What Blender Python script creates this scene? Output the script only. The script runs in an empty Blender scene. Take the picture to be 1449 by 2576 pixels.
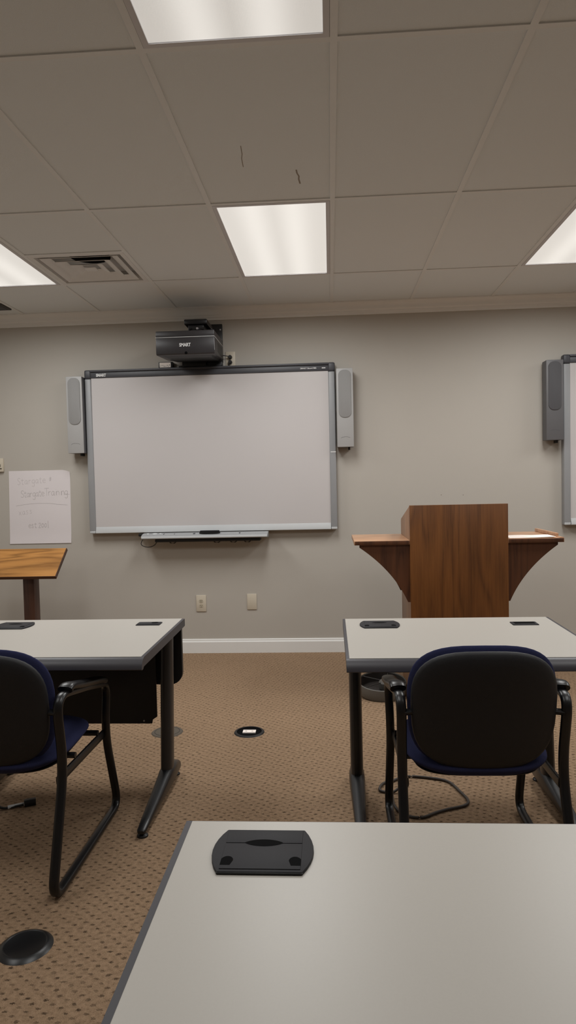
import bpy, bmesh, math, random
from mathutils import Vector, Matrix
random.seed(7)
S = bpy.context.scene
C = S.collection
PI = math.pi

# ------------------------------------------------------------------ constants
H_CAM = 1.356
Z_CEIL = 2.7313          # underside of the ceiling grid
X0 = 0.0380              # one of the long grid lines
CELL = 0.6096
YC = 4.6467              # last full cross row before the front wall
Y_WALL = 5.423
XL, XR, YB = -3.25, 4.65, -2.75

def rowy(r): return YC + (r - 2) * 1.2192
def colx(k): return X0 + k * CELL

# ------------------------------------------------------------------ materials
def lin(v):
    v /= 255.0
    return v / 12.92 if v <= 0.04045 else ((v + 0.055) / 1.055) ** 2.4
def rgb(r, g, b): return (lin(r), lin(g), lin(b), 1.0)

class NT:
    def __init__(s, name):
        s.m = bpy.data.materials.new(name); s.m.use_nodes = True
        s.t = s.m.node_tree; s.b = s.t.nodes['Principled BSDF']; s.o = s.t.nodes['Material Output']
    def n(s, typ, **kw):
        n = s.t.nodes.new(typ)
        for k, v in kw.items():
            if k in n.inputs.keys(): n.inputs[k].default_value = v
            else: setattr(n, k, v)
        return n
    def l(s, a, b): s.t.links.new(a, b)
    def math(s, op, a, b=None, c=None):
        n = s.t.nodes.new('ShaderNodeMath'); n.operation = op
        for i, v in enumerate((a, b, c)):
            if v is None: continue
            if isinstance(v, (int, float)): n.inputs[i].default_value = v
            else: s.l(v, n.inputs[i])
        return n.outputs[0]
    def mix(s, fac, a, b):
        n = s.t.nodes.new('ShaderNodeMix'); n.data_type = 'RGBA'
        for sock, v in ((n.inputs[0], fac), (n.inputs[6], a), (n.inputs[7], b)):
            if isinstance(v, (int, float, tuple)): sock.default_value = v
            else: s.l(v, sock)
        return n.outputs[2]
    def coords(s, scale=(1, 1, 1)):
        tc = s.n('ShaderNodeTexCoord'); mp = s.n('ShaderNodeMapping')
        mp.inputs['Scale'].default_value = scale
        s.l(tc.outputs['Object'], mp.inputs['Vector']); return mp.outputs[0]

def plain(name, col, rough=0.5, var=0.06, scale=60, bump=0.0, metal=0.0, spec=0.5, bscale=None):
    """a surface with a faint noise in its colour (and a bump when asked)"""
    t = NT(name)
    v = t.coords()
    nz = t.n('ShaderNodeTexNoise', Scale=scale, Detail=3.0); t.l(v, nz.inputs['Vector'])
    dark = tuple(c * (1 - var) for c in col[:3]) + (1,)
    lite = tuple(min(1, c * (1 + var)) for c in col[:3]) + (1,)
    t.l(t.mix(nz.outputs[0], dark, lite), t.b.inputs['Base Color'])
    t.b.inputs['Roughness'].default_value = rough
    t.b.inputs['Metallic'].default_value = metal
    t.b.inputs['Specular IOR Level'].default_value = spec
    if bump:
        n2 = t.n('ShaderNodeTexNoise', Scale=bscale or scale * 4, Detail=2.0); t.l(v, n2.inputs['Vector'])
        bp = t.n('ShaderNodeBump', Strength=bump, Distance=0.002)
        t.l(n2.outputs[0], bp.inputs['Height']); t.l(bp.outputs[0], t.b.inputs['Normal'])
    return t.m

def wood(name, c_dark, c_mid, c_light, along='Z', rough=0.35, ring=9.0):
    t = NT(name)
    sc = {'X': (0.9, 9, 9), 'Y': (9, 0.9, 9), 'Z': (9, 9, 0.9)}[along]
    v = t.coords(sc)
    n1 = t.n('ShaderNodeTexNoise', Scale=0.55, Detail=2.0, Distortion=0.4); t.l(v, n1.inputs['Vector'])
    rings = t.math('FRACT', t.math('MULTIPLY', n1.outputs[0], ring))
    tri = t.math('ABSOLUTE', t.math('SUBTRACT', t.math('MULTIPLY', rings, 2.0), 1.0))
    sc2 = tuple(s * 6 if s > 1 else s * 2.2 for s in sc)
    v2 = t.coords(sc2)
    n2 = t.n('ShaderNodeTexNoise', Scale=2.2, Detail=4.0, Roughness=0.7); t.l(v2, n2.inputs['Vector'])
    n3 = t.n('ShaderNodeTexNoise', Scale=0.28, Detail=2.0); t.l(v, n3.inputs['Vector'])
    a = t.mix(t.math('MULTIPLY', t.math('POWER', tri, 1.6), 0.75), c_mid, c_dark)
    f = t.math('MULTIPLY', t.math('SUBTRACT', n2.outputs[0], 0.42), 2.2); 
    cl = t.n('ShaderNodeClamp'); t.l(f, cl.inputs[0])
    b = t.mix(t.math('MULTIPLY', cl.outputs[0], 0.7), a, c_light)
    f3 = t.n('ShaderNodeClamp'); t.l(t.math('MULTIPLY', t.math('SUBTRACT', n3.outputs[0], 0.45), 3.0), f3.inputs[0])
    c = t.mix(t.math('MULTIPLY', f3.outputs[0], 0.45), b, c_dark)
    t.l(c, t.b.inputs['Base Color'])
    t.b.inputs['Roughness'].default_value = rough
    bp = t.n('ShaderNodeBump', Strength=0.12, Distance=0.001)
    t.l(n2.outputs[0], bp.inputs['Height']); t.l(bp.outputs[0], t.b.inputs['Normal'])
    return t.m

def carpet():
    t = NT('carpet_loops')
    tc = t.n('ShaderNodeTexCoord'); xyz = t.n('ShaderNodeSeparateXYZ')
    wob = t.n('ShaderNodeTexNoise', Scale=16.0, Detail=2.0); t.l(tc.outputs['Object'], wob.inputs['Vector'])
    t.l(tc.outputs['Object'], xyz.inputs[0])
    wv = t.math('MULTIPLY', t.math('SUBTRACT', wob.outputs[0], 0.5), 0.024)
    PX, PY = 0.054, 0.0160
    yy = t.math('DIVIDE', t.math('ADD', xyz.outputs[1], wv), PY)
    row = t.math('FLOOR', yy)
    fv = t.math('SUBTRACT', t.math('FRACT', yy), 0.5)
    xx = t.math('ADD', t.math('DIVIDE', t.math('ADD', xyz.outputs[0], wv), PX), t.math('MULTIPLY', row, 0.41))
    colid = t.math('FLOOR', xx)
    fu = t.math('SUBTRACT', t.math('FRACT', xx), 0.5)
    du = t.math('MULTIPLY', fu, PX / 0.0062)
    dv = t.math('MULTIPLY', fv, PY / 0.0036)
    d = t.math('SQRT', t.math('ADD', t.math('MULTIPLY', du, du), t.math('MULTIPLY', dv, dv)))
    cmb = t.n('ShaderNodeCombineXYZ'); t.l(row, cmb.inputs[0]); t.l(colid, cmb.inputs[1])
    wn = t.n('ShaderNodeTexWhiteNoise', noise_dimensions='2D'); t.l(cmb.outputs[0], wn.inputs['Vector'])
    fib = t.n('ShaderNodeTexNoise', Scale=330.0, Detail=3.0); t.l(tc.outputs['Object'], fib.inputs['Vector'])
    d2 = t.math('ADD', d, t.math('MULTIPLY', t.math('SUBTRACT', fib.outputs[0], 0.5), 3.0))
    hole = t.n('ShaderNodeMapRange'); hole.interpolation_type = 'SMOOTHSTEP'
    t.l(d2, hole.inputs[0])
    hole.inputs[1].default_value = 0.35; hole.inputs[2].default_value = 1.45
    hole.inputs[3].default_value = 1.0; hole.inputs[4].default_value = 0.0
    strength = t.math('MULTIPLY', hole.outputs[0], t.math('ADD', t.math('MULTIPLY', wn.outputs[0], 0.72), 0.12))
    big = t.n('ShaderNodeTexNoise', Scale=3.0, Detail=3.0); t.l(tc.outputs['Object'], big.inputs['Vector'])
    mid = t.n('ShaderNodeTexNoise', Scale=75.0, Detail=3.0); t.l(tc.outputs['Object'], mid.inputs['Vector'])
    f1 = t.n('ShaderNodeMapRange'); t.l(mid.outputs[0], f1.inputs[0])
    f1.inputs[1].default_value = 0.32; f1.inputs[2].default_value = 0.68
    c1 = t.mix(f1.outputs[0], CARPET_D, CARPET_L)
    f2 = t.n('ShaderNodeMapRange'); t.l(fib.outputs[0], f2.inputs[0])
    f2.inputs[1].default_value = 0.3; f2.inputs[2].default_value = 0.7
    c2 = t.mix(t.math('MULTIPLY', f2.outputs[0], 0.5), c1, CARPET_H)
    c2 = t.mix(t.math('MULTIPLY', big.outputs[0], 0.25), c2, CARPET_D)
    c3 = t.mix(strength, c2, CARPET_HOLE)
    t.l(c3, t.b.inputs['Base Color'])
    t.b.inputs['Roughness'].default_value = 0.95
    t.b.inputs['Specular IOR Level'].default_value = 0.1
    hgt = t.math('SUBTRACT', t.math('ADD', t.math('MULTIPLY', fib.outputs[0], 0.5), t.math('MULTIPLY', mid.outputs[0], 0.4)), t.math('MULTIPLY', hole.outputs[0], 0.9))
    bp = t.n('ShaderNodeBump', Strength=0.7, Distance=0.004)
    t.l(hgt, bp.inputs['Height']); t.l(bp.outputs[0], t.b.inputs['Normal'])
    return t.m

def lens_mat(name, base, band_gain):
    """prismatic diffuser: two softly brighter bands where the tubes are"""
    t = NT(name)
    tc = t.n('ShaderNodeTexCoord'); xyz = t.n('ShaderNodeSeparateXYZ'); t.l(tc.outputs['Object'], xyz.inputs[0])
    a = t.math('ABSOLUTE', xyz.outputs[0])
    g = t.math('DIVIDE', t.math('SUBTRACT', a, 0.105), 0.075)
    band = t.math('EXPONENT', t.math('MULTIPLY', t.math('MULTIPLY', g, g), -1.0))
    u = t.math('SINE', t.math('MULTIPLY', t.math('ADD', xyz.outputs[0], xyz.outputs[1]), 700.0))
    w = t.math('SINE', t.math('MULTIPLY', t.math('SUBTRACT', xyz.outputs[0], xyz.outputs[1]), 700.0))
    pr = t.math('MULTIPLY', t.math('MULTIPLY', u, w), 0.05)
    s = t.math('ADD', t.math('ADD', t.math('MULTIPLY', band, band_gain), base), pr)
    t.b.inputs['Base Color'].default_value = (0.75, 0.75, 0.73, 1)
    t.b.inputs['Roughness'].default_value = 0.35
    t.b.inputs['Emission Color'].default_value = (1.0, 0.975, 0.92, 1)
    t.l(s, t.b.inputs['Emission Strength'])
    return t.m

CARPET_D, CARPET_L, CARPET_H, CARPET_HOLE = rgb(116, 93, 72), rgb(154, 128, 103), rgb(182, 155, 127), rgb(40, 28, 20)
LAMP_W = 22.0
LAMP_SPREAD = 171.0
LAMP_COL = (.985, .99, .98)
EXPOSURE = 0.0
M = {}
M['carpet'] = carpet()
M['wall'] = plain('wall_paint', rgb(186, 180, 171), 0.75, 0.015, 4, 0.15, bscale=260)
M['ceiling'] = plain('ceiling_tile', rgb(226, 230, 231), 0.9, 0.03, 220, 0.35, bscale=500)
M['tee'] = plain('grid_paint', rgb(226, 227, 226), 0.5, 0.02, 30)
M['trim'] = plain('trim_paint', rgb(234, 233, 230), 0.4, 0.02, 8)
M['lens'] = lens_mat('prismatic_lens', .55, .15)
M['lens_dim'] = lens_mat('prismatic_lens_dim', .42, .22)
M['fixture'] = plain('fixture_enamel', rgb(205, 203, 205), 0.4, 0.02, 30)
M['vent'] = plain('vent_enamel', rgb(222, 221, 219), 0.5, 0.05, 9)
M['vent_dark'] = plain('vent_inside', rgb(70, 66, 64), 0.7, 0.2, 9)
M['laminate'] = plain('desk_laminate', rgb(186, 181, 173), 0.38, 0.025, 260)
M['edge'] = plain('edge_band', rgb(62, 60, 65), 0.42, 0.08, 90)
M['grommet'] = plain('grommet_plastic', rgb(34, 33, 37), 0.6, 0.08, 60, spec=0.3)
M['black'] = plain('black_plastic', rgb(20, 20, 22), 0.45, 0.1, 60)
M['void'] = plain('dark_hole', rgb(7, 7, 8), 0.9, 0.1, 60, spec=0.1)
M['steel_black'] = plain('black_steel', rgb(19, 19, 21), 0.33, 0.1, 60)
M['shell'] = plain('chair_shell', rgb(22, 23, 27), 0.55, 0.08, 150, 0.25, bscale=900)
M['fabric'] = plain('navy_fabric', rgb(46, 49, 80), 0.95, 0.18, 420, 0.5, bscale=700, spec=0.15)
M['armpad'] = plain('arm_pad', rgb(26, 25, 26), 0.33, 0.1, 60)
M['leg'] = plain('desk_leg_steel', rgb(46, 42, 40), 0.35, 0.1, 60)
M['leg_dark'] = plain('desk_leg_channel', rgb(18, 17, 18), 0.4, 0.1, 60)
M['board'] = plain('whiteboard', rgb(204, 199, 198), 0.3, 0.015, 2.2)
M['board_frame'] = plain('board_frame', rgb(152, 153, 155), 0.4, 0.03, 20)
M['board_top'] = plain('board_top_bar', rgb(66, 66, 71), 0.45, 0.05, 20)
M['silver'] = plain('silver_strip', rgb(196, 198, 199), 0.35, 0.03, 20)
M['spk'] = plain('speaker_grey', rgb(172, 171, 170), 0.5, 0.02, 20)
M['spk_grill'] = plain('speaker_mesh', rgb(144, 143, 142), 0.75, 0.12, 900)
M['spk_side'] = plain('speaker_side', rgb(92, 92, 96), 0.5, 0.04, 20)
M['spk_dark'] = plain('speaker_charcoal', rgb(98, 97, 99), 0.5, 0.03, 20)
M['spk_dark_grill'] = plain('speaker_charcoal_mesh', rgb(80, 79, 82), 0.75, 0.12, 900)
M['proj'] = plain('projector_shell', rgb(50, 48, 50), 0.38, 0.06, 30)
M['white_mark'] = plain('white_print', rgb(235, 235, 235), 0.6, 0.01, 30)
M['ivory'] = plain('ivory_plastic', rgb(206, 196, 178), 0.4, 0.02, 30)
M['ivory_mid'] = plain('ivory_recess', rgb(188, 178, 158), 0.45, 0.02, 30)
M['slot'] = plain('slot_dark', rgb(45, 38, 30), 0.8, 0.05, 30)
M['paper'] = plain('paper', rgb(228, 221, 222), 0.85, 0.015, 9, 0.1, bscale=40)
M['page'] = plain('page', rgb(250, 240, 232), 0.85, 0.01, 9)
M['pencil'] = plain('pencil_grey', rgb(158, 150, 150), 0.9, 0.12, 90)
M['pencil_faint'] = plain('pencil_faint', rgb(180, 172, 173), 0.9, 0.1, 90)
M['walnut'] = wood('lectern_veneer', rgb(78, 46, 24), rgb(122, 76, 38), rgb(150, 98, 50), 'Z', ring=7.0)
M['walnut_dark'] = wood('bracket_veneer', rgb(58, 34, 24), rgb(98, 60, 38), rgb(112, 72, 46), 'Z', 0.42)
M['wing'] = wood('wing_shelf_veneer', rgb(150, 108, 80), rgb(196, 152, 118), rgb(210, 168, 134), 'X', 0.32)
M['side_wood_lit'] = wood('side_veneer_lit', rgb(104, 72, 50), rgb(146, 108, 78), rgb(164, 126, 94), 'Z', 0.4)  # paler than the front veneer: light on the lectern's side put into the colour
M['stand_top'] = wood('stand_top_veneer', rgb(104, 66, 32), rgb(190, 134, 74), rgb(220, 164, 96), 'X', 0.3)
M['stand_edge'] = wood('stand_edge_wood', rgb(54, 34, 24), rgb(80, 50, 34), rgb(92, 60, 42), 'X', 0.4)
M['stand_post'] = wood('stand_post_wood', rgb(54, 34, 28), rgb(78, 50, 38), rgb(92, 62, 48), 'Z', 0.4)
M['hoop'] = plain('hoop_grey', rgb(98, 95, 90), 0.5, 0.08, 30)
M['hoop_in'] = plain('hoop_inside', rgb(50, 45, 42), 0.6, 0.1, 30)
M['cable'] = plain('cable_rubber', rgb(60, 52, 46), 0.6, 0.1, 60)
M['cable_black'] = plain('cable_black', rgb(28, 27, 27), 0.5, 0.1, 60)
M['lid_carpet'] = plain('floor_box_lid', rgb(86, 77, 66), 0.7, 0.15, 300, 0.3)
M['screw'] = plain('bright_metal', rgb(190, 190, 195), 0.3, 0.02, 30, metal=0.8)
M['crack'] = plain('crack', rgb(150, 141, 130), 0.9, 0.1, 60)

# ------------------------------------------------------------------ mesh building
class MB:
    def __init__(s): s.bm = bmesh.new()
    def merge(s, other):
        me = bpy.data.meshes.new('t'); other.to_mesh(me); s.bm.from_mesh(me); bpy.data.meshes.remove(me); other.free()
    def box(s, x0, x1, y0, y1, z0, z1, bev=0.0, seg=2, mat=None):
        b = bmesh.new(); bmesh.ops.create_cube(b, size=1.0)
        for v in b.verts:
            v.co = Vector(((x0 + x1) / 2 + v.co.x * (x1 - x0), (y0 + y1) / 2 + v.co.y * (y1 - y0), (z0 + z1) / 2 + v.co.z * (z1 - z0)))
        if bev: bmesh.ops.bevel(b, geom=b.edges[:], offset=bev, segments=seg, profile=0.5, affect='EDGES')
        if mat: bmesh.ops.transform(b, matrix=mat, verts=b.verts[:])
        s.merge(b); return s
    def prism(s, pts, axis, a0, a1, bev=0.0, seg=2):
        """polygon in the two other axes (in x,y,z order) extruded along axis"""
        b = bmesh.new()
        def P(p, a):
            return {'X': (a, p[0], p[1]), 'Y': (p[0], a, p[1]), 'Z': (p[0], p[1], a)}[axis]
        v0 = [b.verts.new(P(p, a0)) for p in pts]; v1 = [b.verts.new(P(p, a1)) for p in pts]
        n = len(pts)
        b.faces.new(v0); b.faces.new(v1[::-1])
        for i in range(n): b.faces.new((v0[i], v0[(i + 1) % n], v1[(i + 1) % n], v1[i]))
        bmesh.ops.recalc_face_normals(b, faces=b.faces[:])
        if bev:
            es = [e for e in b.edges if len(e.link_faces) == 2 and e.calc_face_angle(0) > 0.6]
            bmesh.ops.bevel(b, geom=es, offset=bev, segments=seg, profile=0.5, affect='EDGES')
        s.merge(b); return s
    def tube(s, path, ra, rb=None, ref=(1, 0, 0), n=10, closed=False, power=2.0, cap=True):
        """sweep an ellipse (ra along ref, rb across) along path"""
        rb = rb or ra
        b = bmesh.new(); P = [Vector(p) for p in path]; N = len(P); ref = Vector(ref)
        rings = []
        for i in range(N):
            if closed: t = (P[(i + 1) % N] - P[i - 1])
            else: t = P[min(i + 1, N - 1)] - P[max(i - 1, 0)]
            t.normalize()
            u = ref - t * ref.dot(t)
            if u.length < 1e-4: u = Vector((0, 1, 0)) - t * t.y
            u.normalize(); w = t.cross(u)
            ring = []
            for k in range(n):
                a = 2 * PI * k / n; ca, sa = math.cos(a), math.sin(a)
                ca = math.copysign(abs(ca) ** (2 / power), ca); sa = math.copysign(abs(sa) ** (2 / power), sa)
                ring.append(b.verts.new(P[i] + u * ra * ca + w * rb * sa))
            rings.append(ring)
        for i in range(N if closed else N - 1):
            A, B = rings[i], rings[(i + 1) % N]
            for k in range(n): b.faces.new((A[k], A[(k + 1) % n], B[(k + 1) % n], B[k]))
        if not closed and cap: b.faces.new(rings[0][::-1]); b.faces.new(rings[-1])
        bmesh.ops.recalc_face_normals(b, faces=b.faces[:])
        s.merge(b); return s
    def loft(s, rings):
        b = bmesh.new(); R = [[b.verts.new(p) for p in r] for r in rings]; n = len(R[0])
        for A, B in zip(R, R[1:]):
            for k in range(n): b.faces.new((A[k], A[(k + 1) % n], B[(k + 1) % n], B[k]))
        b.faces.new(R[0][::-1]); b.faces.new(R[-1])
        bmesh.ops.recalc_face_normals(b, faces=b.faces[:])
        s.merge(b); return s
    def lathe(s, prof, c, n=40, axis='Z'):
        """prof = [(r, h)...] turned about the axis through c"""
        b = bmesh.new(); c = Vector(c); rings = []
        for r, h in prof:
            ring = []
            for k in range(n):
                a = 2 * PI * k / n
                d = {'Z': Vector((r * math.cos(a), r * math.sin(a), h)), 'Y': Vector((r * math.cos(a), h, r * math.sin(a)))}[axis]
                ring.append(b.verts.new(c + d))
            rings.append(ring)
        for A, B in zip(rings, rings[1:]):
            for k in range(n): b.faces.new((A[k], A[(k + 1) % n], B[(k + 1) % n], B[k]))
        for ring, rev in ((rings[0], True), (rings[-1], False)):
            if (ring[0].co - ring[n // 2].co).length > 1e-5: b.faces.new(ring[::-1] if rev else ring)
        bmesh.ops.remove_doubles(b, verts=b.verts[:], dist=1e-6)
        bmesh.ops.recalc_face_normals(b, faces=b.faces[:])
        s.merge(b); return s
    def faces(s, verts, faces):
        b = bmesh.new(); V = [b.verts.new(v) for v in verts]
        for f in faces: b.faces.new([V[i] for i in f])
        bmesh.ops.recalc_face_normals(b, faces=b.faces[:])
        s.merge(b); return s

def obj(name, mb, mat, parent=None, smooth=True, origin=None, angle=0.6):
    bm = mb.bm
    if origin: bmesh.ops.translate(bm, verts=bm.verts[:], vec=-Vector(origin))
    me = bpy.data.meshes.new(name); bm.to_mesh(me); bm.free()
    if mat: me.materials.append(M[mat])
    if smooth:
        me.polygons.foreach_set('use_smooth', [True] * len(me.polygons))
        me.set_sharp_from_angle(angle=angle)
    o = bpy.data.objects.new(name, me); C.objects.link(o)
    if origin: o.location = origin
    if parent is not None: o.parent = parent
    return o

def tag(o, label, cat, group=None):
    o['label'] = label; o['category'] = cat
    if group: o['group'] = group
    return o
def thing(name, loc, label, cat, group=None, rz=0.0):
    o = bpy.data.objects.new(name, None); C.objects.link(o); o.location = loc; o.rotation_euler = (0, 0, rz)
    o.empty_display_size = 0.1
    return tag(o, label, cat, group)
def struct(o): o['kind'] = 'structure'; return o

def copy_tree(o, parent=None):
    c = o.copy(); C.objects.link(c)
    if parent is not None: c.parent = parent
    for ch in list(o.children): copy_tree(ch, c)
    return c

def text_obj(name, txt, size, loc, mat, parent, extrude=0.0006, align='LEFT', sx=1.0, offset=0.0):
    """lettering standing in the XZ plane and facing -Y (loc in the parent's space)"""
    cu = bpy.data.curves.new(name, 'FONT'); cu.body = txt; cu.size = size; cu.extrude = extrude; cu.align_x = align; cu.offset = offset
    t = bpy.data.objects.new(name, cu); C.objects.link(t)
    bpy.context.view_layer.update()
    me = bpy.data.meshes.new_from_object(t.evaluated_get(bpy.context.evaluated_depsgraph_get()))
    bpy.data.objects.remove(t); bpy.data.curves.remove(cu)
    me.transform(Matrix.Rotation(PI / 2, 4, 'X') @ Matrix.Scale(sx, 4, (1, 0, 0)))
    me.name = name; me.materials.clear(); me.materials.append(M[mat])
    o = bpy.data.objects.new(name, me); C.objects.link(o); o.location = loc; o.parent = parent
    return o

def spline(pts, sub=6, closed=False):
    """Catmull-Rom through the points"""
    P = [Vector(p) for p in pts]; out = []; n = len(P)
    rng = range(n) if closed else range(n - 1)
    for i in rng:
        if closed: a, b, c, d = P[i - 1], P[i], P[(i + 1) % n], P[(i + 2) % n]
        else: a, b, c, d = P[max(i - 1, 0)], P[i], P[i + 1], P[min(i + 2, n - 1)]
        for k in range(sub):
            t = k / sub
            out.append(0.5 * ((2 * b) + (c - a) * t + (2 * a - 5 * b + 4 * c - d) * t * t + (3 * b - a - 3 * c + d) * t ** 3))
    if not closed: out.append(P[-1])
    return out

def fillet(pts, rads, seg=6):
    """polyline with rounded corners"""
    P = [Vector(p) for p in pts]; out = [P[0]]
    for i in range(1, len(P) - 1):
        r = rads[i - 1]; a = (P[i - 1] - P[i]); b = (P[i + 1] - P[i])
        la, lb = a.length, b.length; r = min(r, la * 0.49, lb * 0.49)
        p0, p2 = P[i] + a / la * r, P[i] + b / lb * r
        for k in range(seg + 1):
            t = k / seg; out.append(p0 * (1 - t) ** 2 + P[i] * 2 * t * (1 - t) + p2 * t * t)
    out.append(P[-1]); return out

# ================================================================== SETTING
struct(obj('floor', MB().box(XL - .1, XR + .1, YB - .1, Y_WALL + .1, -0.1, 0), 'carpet', smooth=False))
wf = struct(obj('wall_front', MB().box(XL - .1, XR + .1, Y_WALL, Y_WALL + .1, 0, Z_CEIL + .12), 'wall', smooth=False))
struct(obj('wall_left', MB().box(XL - .1, XL, YB, Y_WALL, 0, Z_CEIL + .12), 'wall', smooth=False))
struct(obj('wall_right', MB().box(XR, XR + .1, YB, Y_WALL, 0, Z_CEIL + .12), 'wall', smooth=False))
struct(obj('wall_back', MB().box(XL - .1, XR + .1, YB - .1, YB, 0, Z_CEIL + .12), 'wall', smooth=False))
for px, pz in ((0.862, 1.230), (1.031, 1.226)):
    obj('nail_hole', MB().lathe([(0, -.0006), (.004, -.0006), (.004, .0002)], (px, Y_WALL, pz), 12, 'Y'), 'crack', wf)

# baseboards
bb = [(0, 0), (.015, 0), (.015, .088), (.010, .098), (.009, .108), (.004, .112), (0, .112)]
struct(obj('baseboard_front', MB().prism([(Y_WALL - a, b) for a, b in bb], 'X', XL, XR), 'trim', angle=.3))
struct(obj('baseboard_left', MB().prism([(XL + a, b) for a, b in bb], 'Y', YB, Y_WALL - .015), 'trim', angle=.3))
struct(obj('baseboard_right', MB().prism([(XR - a, b) for a, b in bb], 'Y', YB, Y_WALL - .015), 'trim', angle=.3))

# crown moulding
cr = [(0, 0), (0, -.098), (.012, -.098), (.013, -.082), (.021, -.078), (.022, -.068), (.030, -.060)]
for k in range(7):
    a = k / 6 * PI / 2
    cr.append((.066 - .034 * math.cos(a), -.014 - .040 * (1 - math.sin(a))))
cr += [(.070, -.012), (.070, 0)]
struct(obj('trim_1', MB().prism([(Y_WALL - a, Z_CEIL + .008 + b) for a, b in cr], 'X', XL, XR), 'trim', angle=.35))
struct(obj('trim_2', MB().prism([(XL + a, Z_CEIL + .008 + b) for a, b in cr], 'Y', YB, Y_WALL - .07), 'trim', angle=.35))
struct(obj('trim_3', MB().prism([(XR - a, Z_CEIL + .008 + b) for a, b in cr], 'Y', YB, Y_WALL - .07), 'trim', angle=.35))

# ceiling: lay-in tiles, with the cells of lights and vent left open
LIGHT_COLS, LIGHT_ROWS = (-4, -1, 2, 5), (1, -1)
VENT = (-3, 4.0370)                                    # column, near edge
ZT = Z_CEIL + .005
ce = MB()
xs = [XL] + [colx(k) for k in range(-6, 9) if XL < colx(k) < XR] + [XR]
rows = [r for r in range(-4, 4)]
ys = [YB] + [rowy(r) for r in range(-5, 3) if YB < rowy(r) < Y_WALL] + [Y_WALL]
for i in range(len(xs) - 1):
    for j in range(len(ys) - 1):
        xa, xb, ya, yb = xs[i], xs[i + 1], ys[j], ys[j + 1]
        cx, cy = (xa + xb) / 2, (ya + yb) / 2
        lit = any(abs(cx - (colx(k) + CELL / 2)) < .05 for k in LIGHT_COLS) and any(abs(cy - (rowy(r) + .6096)) < .05 for r in LIGHT_ROWS)
        if lit: continue
        if abs(cx - (colx(VENT[0]) + CELL / 2)) < .05 and abs(ya - rowy(1)) < .01: yb = VENT[1]
        ce.box(xa, xb, ya, yb, ZT, ZT + .015)
ceil_o = struct(obj('ceiling', ce, 'ceiling', smooth=False))
tg = MB(); tw = .0120
def tee(x0, x1, y0, y1):
    tg.box(x0, x1, y0, y1, Z_CEIL, ZT + .002)
for x in xs[1:-1]: tee(x - tw, x + tw, YB, Y_WALL - .06)
for y in ys[1:-1]:
    for xa, xb in zip(xs, xs[1:]): tee(xa + tw, xb - tw, y - tw, y + tw)
tee(colx(-3) + tw, colx(-2) - tw, VENT[1] - tw, VENT[1] + tw)
obj('ceiling_grid', tg, 'tee', ceil_o, smooth=False)
def crack_strip(pts, w, mat):
    mb = MB(); mb.tube([(x, y, ZT - .0004) for x, y in pts], w, .0006, ref=(1, 0, 0), n=6)
    return obj('crack', mb, mat, ceil_o)
crack_strip([(-.123, 3.10), (-.121, 3.135), (-.114, 3.165), (-.116, 3.195), (-.112, 3.243)], .0035, 'crack')
crack_strip([(-.339, 2.86), (-.342, 2.93), (-.349, 2.97), (-.352, 3.047)], .0018, 'crack')
crack_strip([(1.060, 3.499), (1.070, 3.485), (1.084, 3.478)], .003, 'trim')
# structure above the grid
obj('upper_slab', MB().box(XL - .1, XR + .1, YB - .1, Y_WALL + .1, Z_CEIL + .12, Z_CEIL + .2), 'vent_dark', ceil_o, smooth=False)

# ceiling lights
LL = {(-4, 1): 'recessed rectangular ceiling light at the left edge, beside the square air vent',
      (-1, 1): 'recessed rectangular ceiling light in front of the whiteboard and projector, seen whole',
      (2, 1): 'recessed rectangular ceiling light at the right edge, above the wooden lectern',
      (-1, -1): 'nearest recessed ceiling light, cut off by the top edge of the photo'}
place_x = {-4: 'left of the camera', -1: 'in line with the whiteboard', 2: 'right of the camera', 5: 'far to the right'}
place_y = {1: 'near the front wall', -1: 'level with the front desk', -3: 'behind the camera'}
for r in LIGHT_ROWS:
    proto = None
    for k in LIGHT_COLS:
        loc = (colx(k) + CELL / 2, rowy(r) + .6096, Z_CEIL)
        lab = LL.get((k, r), 'recessed ceiling light out of view, %s, %s' % (place_x[k], place_y[r]))  # unseen fixtures repeat the layout, added for the light they give
        if proto is None:
            t = thing('ceiling_light', loc, lab, 'ceiling light', 'recessed ceiling lights')
            hx, hy = CELL / 2 - tw - .001, .6096 - tw - .001
            fr = MB()
            fw = .020
            fr.box(-hx, -hx + fw, -hy, hy, -.001, .030); fr.box(hx - fw, hx, -hy, hy, -.001, .030)
            fr.box(-hx + fw, hx - fw, -hy, -hy + fw, -.001, .030); fr.box(-hx + fw, hx - fw, hy - fw, hy, -.001, .030)
            obj('frame', fr, 'fixture', t, smooth=False)
            obj('housing', MB().box(-hx, hx, -hy, hy, .030, .09), 'fixture', t, smooth=False)
            obj('lens', MB().box(-hx + fw, hx - fw, -hy + fw, hy - fw, .003, .009), 'lens' if r == 1 else 'lens_dim', t, smooth=False)
            proto = t
            LH = (hx - fw, hy - fw)
            ld = bpy.data.lights.new('tube_light', 'AREA'); ld.shape = 'RECTANGLE'
            ld.size = LH[0] * 2 - .01; ld.size_y = LH[1] * 2 - .01
            ld.energy = LAMP_W if r == 1 else LAMP_W * .5; ld.color = LAMP_COL; ld.spread = math.radians(LAMP_SPREAD)
            lo = bpy.data.objects.new('tube_light', ld); C.objects.link(lo)
            lo.location = (0, 0, .0015); lo.parent = t

        else:
            t = copy_tree(proto); t.location = loc; t['label'] = lab
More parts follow.
